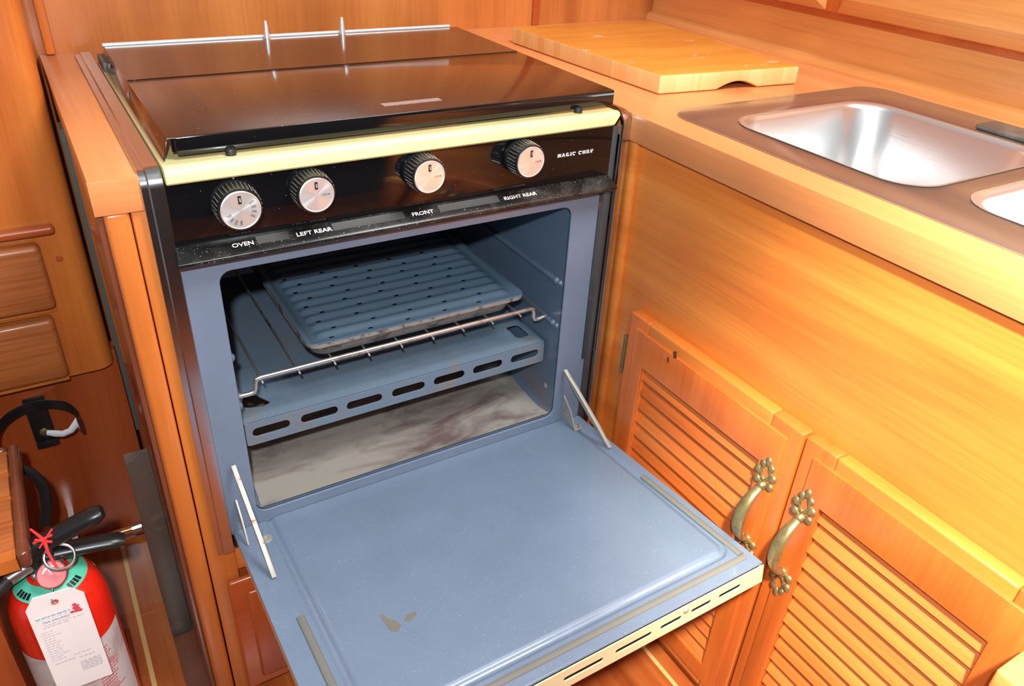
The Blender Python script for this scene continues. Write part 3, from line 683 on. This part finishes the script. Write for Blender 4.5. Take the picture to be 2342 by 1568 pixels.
# hinge arms
def arm(x, y0, z0, s, t, w=.0032, th=.0026):
    a = Vector((x, y0, z0)); b__ = DX(s, t, .001); d = (b__ - a).normalized(); sd = Vector((1, 0, 0)); up = d.cross(sd).normalized()
    m = MB(); k = 8; pts = []
    for i in range(k + 1):
        p = a.lerp(b__, i / k); ww = w * (.75 + .5 * (1 if 1 < i < k - 1 else .2))
        pts += [p - sd * th - up * ww, p + sd * th - up * ww, p + sd * th + up * ww, p - sd * th + up * ww]
    fs = [(i * 4 + j, i * 4 + (j + 1) % 4, i * 4 + 4 + (j + 1) % 4, i * 4 + 4 + j) for i in range(k) for j in range(4)] + [(3, 2, 1, 0), tuple(k * 4 + j for j in range(4))]
    m.add(pts, fs); return m
arm(.0345, -.003, .1020, .0200, .101).build('hinge_arm', rusty, door, .0004)
arm(.4855, -.003, .0960, .4860, .094).build('hinge_arm', rusty, door, .0004)
for x, s in ((.0305, .0065), (.4895, .4680)):
    m = MB(); P_ = [(x, -.001, .050), (x, -.001, .018), (x, -.036, .0095), (x, -.020, .035)]
    m.add([(a, b__, c) for a, b__, c in P_] + [(a + .0018, b__, c) for a, b__, c in P_], [(0, 1, 2, 3), (7, 6, 5, 4)] + [(i, (i + 1) % 4, 4 + (i + 1) % 4, 4 + i) for i in range(4)]); m.build('hinge_bracket', rusty, door)
stain = plain('burnt_grease', (.16, .15, .12), .6)
for pts in ([(.0985, .213), (.1010, .211), (.1040, .220), (.1100, .228), (.1125, .236), (.1060, .242), (.1000, .236)], [(.1170, .232), (.1230, .226), (.1330, .227), (.1320, .231), (.1220, .235)], [(.1010, .120), (.1020, .119), (.1025, .1205), (.1012, .1212)]):
    MB().add([DX(x, y, .0017) for x, y in pts], [tuple(range(len(pts)))]).build('grease_stain', stain, door)
# ------------------------------------------------------------------ oven rack
rk = thing('oven_rack', (.26, .2, .165), 'bare wire oven rack sliding in the open oven', 'oven rack')
RZ = .1865; ry = .0300; r0 = .0028
fb_ = MB().tube([(.0560, ry, .1690), (.0700, ry, .1685), (.0755, ry, .1700), (.0775, ry, .1750), (.0780, ry, .1810), (.0795, ry, .1858), (.0840, ry, .1868), (.4430, ry, .1868), (.4475, ry, .1855), (.4488, ry, .1800), (.4492, ry, .1730), (.4510, ry, .1690), (.4560, ry, .1680), (.4680, ry, .1700)], r0, 12).build('front_bar', wire, rk)
MB().tube([(.0585, .028, .1720), (.0585, .40, .1720), (.4665, .40, .1720), (.4665, .028, .1720)], .0022, 10).build('side_rail', wire, rk)
for k in range(9):
    x = .0850 + .0425 * k
    MB().tube([(x, .0235, .1830), (x, .0300, .1835), (x, .400, .1835), (x, .400, .1740)], .0013, 8).build('rack_wire', wire, rk)
# ------------------------------------------------------------------ broiler pan and grid
PX0, PX1, PY0, PY1, PZ = .1440, .4400, .0360, .3050, .2070
bp = thing('broiler_pan', (.29, .17, .186), 'shallow baked-brown broiler pan standing on the oven rack', 'pan')
m = MB(); prof = [(-.001, PZ - .0062, .020), (.001, PZ - .0066, .020), (.0045, PZ - .012, .020), (.008, .1868, .018), (.012, .1855, .016)]
lps = [[(x, y, z) for x, y in rrect(PX0 + i_, PX1 - i_ - .012, PY0 + i_, PY1 - i_, r_, 6)] for i_, z, r_ in prof]; n_ = len(lps[0])
m.add([p for l in lps for p in l], [(a * n_ + i, a * n_ + (i + 1) % n_, (a + 1) * n_ + (i + 1) % n_, (a + 1) * n_ + i) for a in range(len(lps) - 1) for i in range(n_)] + [tuple((len(lps) - 1) * n_ + i for i in range(n_))])
m.build('pan_body', pan_side, bp, ang=60)
bg_ = thing('broiler_grid', (.29, .17, .203), 'ribbed blue-grey slotted broiler grid lying on the pan', 'broiler grid')
NX, NY = 150, 130; m = MB(); gx0, gx1, gy0, gy1 = PX0, PX1, PY0, PY1
def gh(x, y):
    ex = min(x - gx0, gx1 - x); ey = min(y - gy0, gy1 - y); e = min(ex, ey)
    if e < .004: return PZ - .0010 * (1 - e / .004) 
    if ex < .017 and ex < ey: return PZ - .0040 * (.5 - .5 * math.cos(math.pi * min(1, (e - .004) / .007)))
    if e < .011: return PZ - .0040 * (.5 - .5 * math.cos(math.pi * (e - .004) / .007))
    f = min(1, (ex - .013) / .012, (ey - .011) / .004); f = max(0, f)
    return PZ - .0040 + .0046 * f * (.5 - .5 * math.cos(2 * math.pi * (y - gy0 - .015) / .0205))
keep = []
def corner(x, y, r=.016):
    cx = min(max(x, gx0 + r), gx1 - r); cy = min(max(y, gy0 + r), gy1 - r)
    d = math.hypot(x - cx, y - cy)
    if d > r: return cx + (x - cx) * r / d, cy + (y - cy) * r / d
    return x, y
hole = set()
for j in range(NY + 1):
    for i in range(NX + 1):
        x, y = gx0 + (gx1 - gx0) * i / NX, gy0 + (gy1 - gy0) * j / NY
        z = gh(x, y); x, y = corner(x, y); m.v.append((x, y, z))
for row in range(12):
    yv = gy0 + .015 + .0205 * row
    jj = int((yv + .0012 - gy0) / (gy1 - gy0) * NY)
    for c in range(6):
        xv = gx0 + .030 + .050 * c + (.012 if row % 2 else 0) - row * .0006
        if xv > gx1 - .028: continue
        ii = int((xv - gx0) / (gx1 - gx0) * NX)
        for k in range(3): hole.add((ii + k, jj))
m.f = [(j * (NX + 1) + i, j * (NX + 1) + i + 1, (j + 1) * (NX + 1) + i + 1, (j + 1) * (NX + 1) + i) for j in range(NY) for i in range(NX) if (i, j) not in hole]
m.build('grid_plate', pan_mat, bg_, ang=70)
m = MB(); rr_ = [rrect(gx0, gx1, gy0, gy1, .016, 6), rrect(gx0 - .0002, gx1 + .0002, gy0 - .0002, gy1 + .0002, .016, 6)]
n_ = 28
m.add([(x, y, PZ - .0009) for x, y in rr_[0]] + [(x, y, PZ - .0058) for x, y in rr_[1]], [(i, (i + 1) % n_, n_ + (i + 1) % n_, n_ + i) for i in range(n_)]); m.build('grid_lip', pan_side, bg_)

# ------------------------------------------------------------------ fire extinguisher
EX, EY = -.1690, .0300; er = .0500
fe = thing('fire_extinguisher', (EX, EY, FZ), 'red fire extinguisher standing on the floor left of the stove', 'fire extinguisher')
m = MB().lathe((EX, EY, FZ), (0, 0, 1), [(0, er * .9), (.004, er), (.245, er), (.262, er * .985), (.278, er * .93), (.290, er * .83), (.300, er * .66), (.306, er * .42), (.309, .014), (.316, .013)], 56)
m.build('cylinder', red, fe)
# wrap label on lower right
m = MB(); A0, A1 = -70, 75
vs = []; seg = 40
for zz in (FZ + .01, FZ + .222):
    for i in range(seg + 1): a = R(-90 + A0 + (A1 - A0) * i / seg); vs.append((EX + (er + .0004) * math.cos(a), EY + (er + .0004) * math.sin(a), zz))
m.add(vs, [(i, i + 1, seg + 2 + i, seg + 1 + i) for i in range(seg)]); lb_ = m.build('wrap_label', label_w, fe)
m = MB()
for k in range(16):
    a = R(-48 + 0 * k); zc = FZ + .205 - k * .0048; ln = random.uniform(.45, .8)
    for i in range(6):
        a0 = R(-70 + i * 7 * ln); a1 = R(-70 + (i + .8) * 7 * ln)
        rr2 = er + .0007
        m.add([(EX + rr2 * math.cos(a0), EY + rr2 * math.sin(a0), zc), (EX + rr2 * math.cos(a1), EY + rr2 * math.sin(a1), zc), (EX + rr2 * math.cos(a1), EY + rr2 * math.sin(a1), zc + .0018), (EX + rr2 * math.cos(a0), EY + rr2 * math.sin(a0), zc + .0018)], [(0, 1, 2, 3)])
m.build('label_print', redink, lb_, smooth=False)
# teal collar label following the shoulder
m = MB().lathe((EX, EY, FZ), (0, 0, 1), [(.2975, er * .735), (.3008, er * .67), (.3068, er * .42)], 48, cap=False).build('collar_label', teal, fe)
for a0, a1 in ((200, 232), (300, 330)):
    m = MB()
    for k in range(4):
        b0 = R(a0 + (a1 - a0) * k / 4); b1_ = R(a0 + (a1 - a0) * (k + .75) / 4)
        m.add([(EX + rr2 * math.cos(b__), EY + rr2 * math.sin(b__), FZ + zz) for rr2, zz, b__ in ((er * .70, .3000, b0), (er * .70, .3000, b1_), (er * .58, .3036, b1_), (er * .58, .3036, b0))], [(0, 1, 2, 3)])
    m.build('collar_print', blkpl, fe, smooth=False)
# valve, gauge, handles
NZ = FZ + .314
MB().lathe((EX, EY, NZ - .004), (0, 0, 1), [(0, .017), (.006, .017), (.007, .013), (.016, .013), (.018, .011)], 24).build('neck_ring', steel, fe)
m = MB().box(EX - .018, EX + .012, EY - .011, EY + .011, NZ + .008, NZ + .034); vb = m.build('valve_body', blkpl, fe, .003, 3)
gc = Vector((EX + .004, EY - .0185, NZ + .004)); ga = Vector((.15, -.74, .66)).normalized()
g_ = MB().lathe(gc, ga, [(-.016, .006), (.0, .006), (.001, .0150), (.0075, .0152), (.0085, .0144), (.0075, .0137), (.001, .0135)], 36).build('gauge', steel, fe)
MB().lathe(gc + ga * .0062, ga, [(0, .0136), (.0006, .0134)], 30).build('gauge_dial', plain('pink_gauge_dial', (.62, .10, .11), .4), g_)
u_ = ga.cross(Vector((0, 0, 1))).normalized(); w_ = u_.cross(ga)
m = MB()
for k in range(16):
    a = R(35 + 110 * k / 15); p = gc + ga * .0072 + (u_ * math.cos(a) + w_ * math.sin(a)) * .0085
    m.sphere(p, .0013, 8)
m.tube([gc + ga * .0076, gc + ga * .0076 + w_ * .009 + u_ * .002], .0006, 6); m.build('gauge_marks', white, g_)
def bar_h(p0, p1, w, h, name, mat, par, n=10, droop=0.):
    p0, p1 = Vector(p0), Vector(p1); pts = []
    for i in range(n + 1):
        t = i / n; p = p0.lerp(p1, t); p.z += droop * t * t; pts.append(p)
    return MB().tube(pts, [(w * (1 if i < n else .75), h * (1 if i < n else .6)) for i in range(n + 1)], 14).build(name, mat, par)
bar_h((EX - .012, EY, NZ + .030), (EX + .0665, EY - .004, NZ + .0560), .0120, .0100, 'squeeze_lever', blkpl, fe)
bar_h((EX + .006, EY, NZ + .018), (EX + .0800, EY - .004, NZ + .0120), .0115, .0075, 'carry_handle', blkpl, fe, droop=-.004)
# pin and ring
rc_ = Vector((EX + .0165, EY - .020, NZ + .0260)); ra_ = Vector((.25, -.45, .86)).normalized(); u_ = ra_.cross(Vector((0, 1, 0))).normalized(); w_ = ra_.cross(u_)
MB().tube([rc_ + (u_ * math.cos(2 * math.pi * k / 32) + w_ * math.sin(2 * math.pi * k / 32)) * .0145 for k in range(32)], .0018, 8, closed=True).build('pull_ring', steel, fe)
MB().tube([rc_ - Vector((.014, -.004, 0)), (EX - .004, EY + .012, NZ + .021)], .0016, 8).build('safety_pin', steel, fe)
tie = MB().tube([(EX - .0005, EY - .010, NZ + .066), (EX + .005, EY - .012, NZ + .055), (EX + .008, EY - .014, NZ + .048), (EX + .008, EY - .018, NZ + .036), (EX + .011, EY - .026, NZ + .022), (EX + .013, EY - .030, NZ + .016)], [.0012, .0016, .0022, .0016, .0014, .0016], 8)
tie.tube([(EX - .0025, EY - .010, NZ + .046), (EX + .016, EY - .014, NZ + .053)], .0015, 8); tie.tube([(EX + .0005, EY - .016, NZ + .055), (EX + .014, EY - .014, NZ + .044)], .0015, 8); tie.tube([(EX + .002, EY - .0166, NZ + .043), (EX + .018, EY - .013, NZ + .060)], .0011, 8)
tie.build('tamper_seal', redpl, fe)
hs = MB().tube([(EX - .012, EY - .004, NZ + .014), (EX - .036, EY - .008, NZ + .007)], [.0080, .0086], 18).build('hose_ferrule', steel, fe)
MB().tube([(EX - .034, EY - .008, NZ + .0076), (EX - .055, EY - .022, NZ + .002), (EX - .078, EY - .045, NZ - .010), (EX - .095, EY - .06, NZ - .05), (EX - .098, EY - .065, NZ - .16)], .0080, 16).build('hose', rubber, fe)

# ------------------------------------------------------------------ inspection tag
def TG(u, v, w=0.):   # u right, v down in metres from the punched hole
    o = Vector((-.1643, -.0340, .0225)); r = Vector((1, 0, -.012)).normalized(); d = Vector((.0, .02, -1)).normalized(); n = Vector((0, -1, -.03)).normalized()
    rr = Matrix.Rotation(0, 3, n) @ r
    return tuple(o + rr * u + d * v + n * w)
tgx = thing('inspection_tag', (-.163, -.034, .02), 'white paper inspection tag hanging on the red fire extinguisher', 'tag')
tw = .0268
circ = [(.0022 * math.cos(R(-30 * k)), .0022 * math.sin(R(-30 * k))) for k in range(12)]
m = MB().curve2d([(-tw, .0005), (-tw + .0095, -.0145), (tw - .0100, -.0125), (tw, .0005), (tw, .1400), (-tw, .1400)], [circ], .0007, lambda u, v, w: TG(u, v, w)); card = m.build('tag_card', paper, tgx)
MB().tube([TG(2.8e-3 * math.cos(2 * math.pi * k / 16), 2.8e-3 * math.sin(2 * math.pi * k / 16), .0005) for k in range(16)], .0007, 6, closed=True).build('eyelet', redink, card)
def lines(mat, name, rows):
    m = MB()
    for (u0, u1, v, h) in rows:
        u = u0
        while u < u1:
            l = random.uniform(.0014, .0050); l = min(l, u1 - u)
            m.add([TG(u, v, .0006), TG(u + l, v, .0006), TG(u + l, v + h, .0006), TG(u, v + h, .0006)], [(0, 1, 2, 3)]); u += l + random.uniform(.0007, .0014)
    return m.build(name, mat, card, smooth=False)
lines(blueink, 'tag_heading', [(-.022, .010, .0165, .0022), (-.022, .010, .0205, .0005)])
lines(greyink, 'tag_print', [(-.016, .008, .0290, .0009), (-.018, .006, .0320, .0009), (.010, .020, .0300, .0009)] + [(-.022, -.006 + random.uniform(-.006, .003), .039 + .0038 * k, .0008) for k in range(13)] + [(-.001, .016, .086, .0008), (.003, .018, .093, .001), (-.020, .0, .091, .001)] + [(.002, .022, .101 + k * .0028, .0012) for k in range(6)])
m = MB().text('704-344-0421', .0046, lambda u, v, w: TG(u - .004, .0248 - v, .0006 + w), bold=.0001); m.build('tag_number', greyink, card, smooth=False, merge=False)
# little red emblem blot
m = MB()
for (u, v, r) in ((.0150, .0130, .0023), (.0150, .0178, .0029), (.0178, .0155, .0016), (.0112, .0225, .0021), (.0185, .0232, .0023), (.0152, .0225, .0025), (.0178, .0195, .0017)):
    n = 10; m.add([TG(u + r * math.cos(2 * math.pi * k / n), v + r * .95 * math.sin(2 * math.pi * k / n), .0006 + r * .01) for k in range(n)], [tuple(range(n))])
m.build('tag_emblem', redink, card, smooth=False)
MB().tube([TG(0, 0, .001), TG(-.0020, -.006, .002), (EX + .0030, EY - .030, .0120)], .0007, 6).build('tie_string', teal, tgx)

# ------------------------------------------------------------------ wall bracket with strap
wb = thing('extinguisher_bracket', (-.163, .378, .0), 'black wall bracket with round strap and white buckle, above the extinguisher', 'bracket')
MB().box(-.1745, -.1470, .3775, .3845, -.062, .0120).build('back_plate', blkpl, wb, .002)
MB().box(-.1740, -.1455, .3700, .3790, -.070, -.060).build('bottom_lip', blkpl, wb, .0015)
MB().lathe((-.1600, .3780, -.046), (0, -1, 0), [(0, .0065), (.002, .006), (.0035, .003)], 16).build('screw', oldbrass, wb)
cxs, cys, rs = -.1610, .3250, .0490; zs = .0020
def strap(a0, a1, hz=.0075, name='strap'):
    m = MB(); n = 30; vs = []
    for i in range(n + 1):
        a = R(a0 + (a1 - a0) * i / n)
        for rr2, dz in ((rs, -hz), (rs, hz), (rs + .0022, hz), (rs + .0022, -hz)): vs.append((cxs + rr2 * math.cos(a), cys + rr2 * math.sin(a), zs + dz - .012 * (1 - math.sin(a)) * .5))
    m.add(vs, [(i * 4 + j, i * 4 + (j + 1) % 4, i * 4 + 4 + (j + 1) % 4, i * 4 + 4 + j) for i in range(n) for j in range(4)] + [(3, 2, 1, 0), tuple(n * 4 + j for j in range(4))]); return m.build(name, blkpl, wb)
strap(-5, 192)
MB().tube([(-.1535, .333, -.0190), (-.145, .330, -.0215), (-.135, .327, -.0235), (-.125, .327, -.0215), (-.1165, .328, -.0140), (-.1125, .330, -.0060)], [(.0024, .0042), (.0026, .0056), (.0024, .0052), (.0024, .0050), (.0024, .0058), (.002, .003)], 10).build('buckle', plain('white_plastic_buckle', (.8, .82, .85), .35), wb)['label'] = 'white plastic buckle lever'
MB().tube([(cxs + rs + .001, cys - .012, zs - .020), (cxs + rs + .001, cys - .012, zs + .004)], .0026, 8).build('buckle_pin', steel, wb)

# ------------------------------------------------------------------ step with inlaid grating at the left frame edge
SZ = .070
stp = thing('companionway_step', (-.26, .05, SZ), 'teak step with pale inlaid slats at the left edge of the photo', 'step')
MB().box(-.1870, -.1748, -.0020, .1985, SZ - .022, SZ).build('border', w_side, stp, .005, 3)
MB().box(-.42, -.1870, .1880, .1985, SZ - .022, SZ).build('border', w_side, stp, .005, 3)
MB().box(-.42, -.2250, .010, .180, FZ, SZ - .0205).build('shade_riser', w_dark, stp)  # box added below the step, dark wood colour standing in for shade there
MB().box(-.42, -.1870, -.0020, .1880, SZ - .020, SZ - .0035).build('tread', w_stile, stp)
m = MB()
for k in range(4): m.box(-.42, -.1872, .182 - k * .044 - .037, .182 - k * .044, SZ - .004, SZ - .0008)
m.build('tread_inlays', w_drawer, stp, .001)
sb = MB().tube([(-.190, .20, .0300), (-.1825, .20, .0290), (-.1725, .20, .0190), (-.1665, .20, .0020), (-.1655, .20, -.0150), (-.1690, .20, -.0400), (-.1780, .20, -.0700)], [(.0030, .0065)] * 7, 12)
so = sb.build('strap', rubber, None); tag(so, 'loose black strap curling out from under the teak step', 'strap')

# ------------------------------------------------------------------ metal plate and copper pipe
pl = MB().box(-.0690, -.0412, .1450, .1485, FZ, .0460).build('metal_plate', greym, None, .0006); tag(pl, 'tall grey metal plate standing against the stove cabinet side', 'metal plate')
pp = thing('copper_pipe', (-.11, .30, -.20), 'short copper pipe with grey end fitting behind the extinguisher handle', 'pipe')
MB().tube([(-.20, .305, -.213), (-.080, .300, -.2085)], .0058, 16).build('pipe', copper, pp)
MB().tube([(-.084, .300, -.2088), (-.0700, .2995, -.2080)], .0078, 12).build('end_fitting', steel, pp, ang=20)
MB().box(-.165, -.157, .305, .385, -.218, -.206).build('pipe_clip', steel, pp)

# ------------------------------------------------------------------ pale step boards at the lower right corner
ws = thing('corner_step', (.52, -.66, .12), 'pale wooden step boards in front of the right louvred door', 'step')
MB().box(.497, .5385, -.80, -.6000, .136, .1600).build('upper_board', w_upper, ws, .003, 3)
MB().box(.499, .5385, -.80, -.6010, .110, .1345).build('lower_board', w_upper, ws, .002, 3)
MB().box(.515, .5380, -.80, -.62, FZ, .1100).build('support', w_right_z, ws, .001)

for o in bpy.data.objects:
    if '_w' in o: del o['_w']
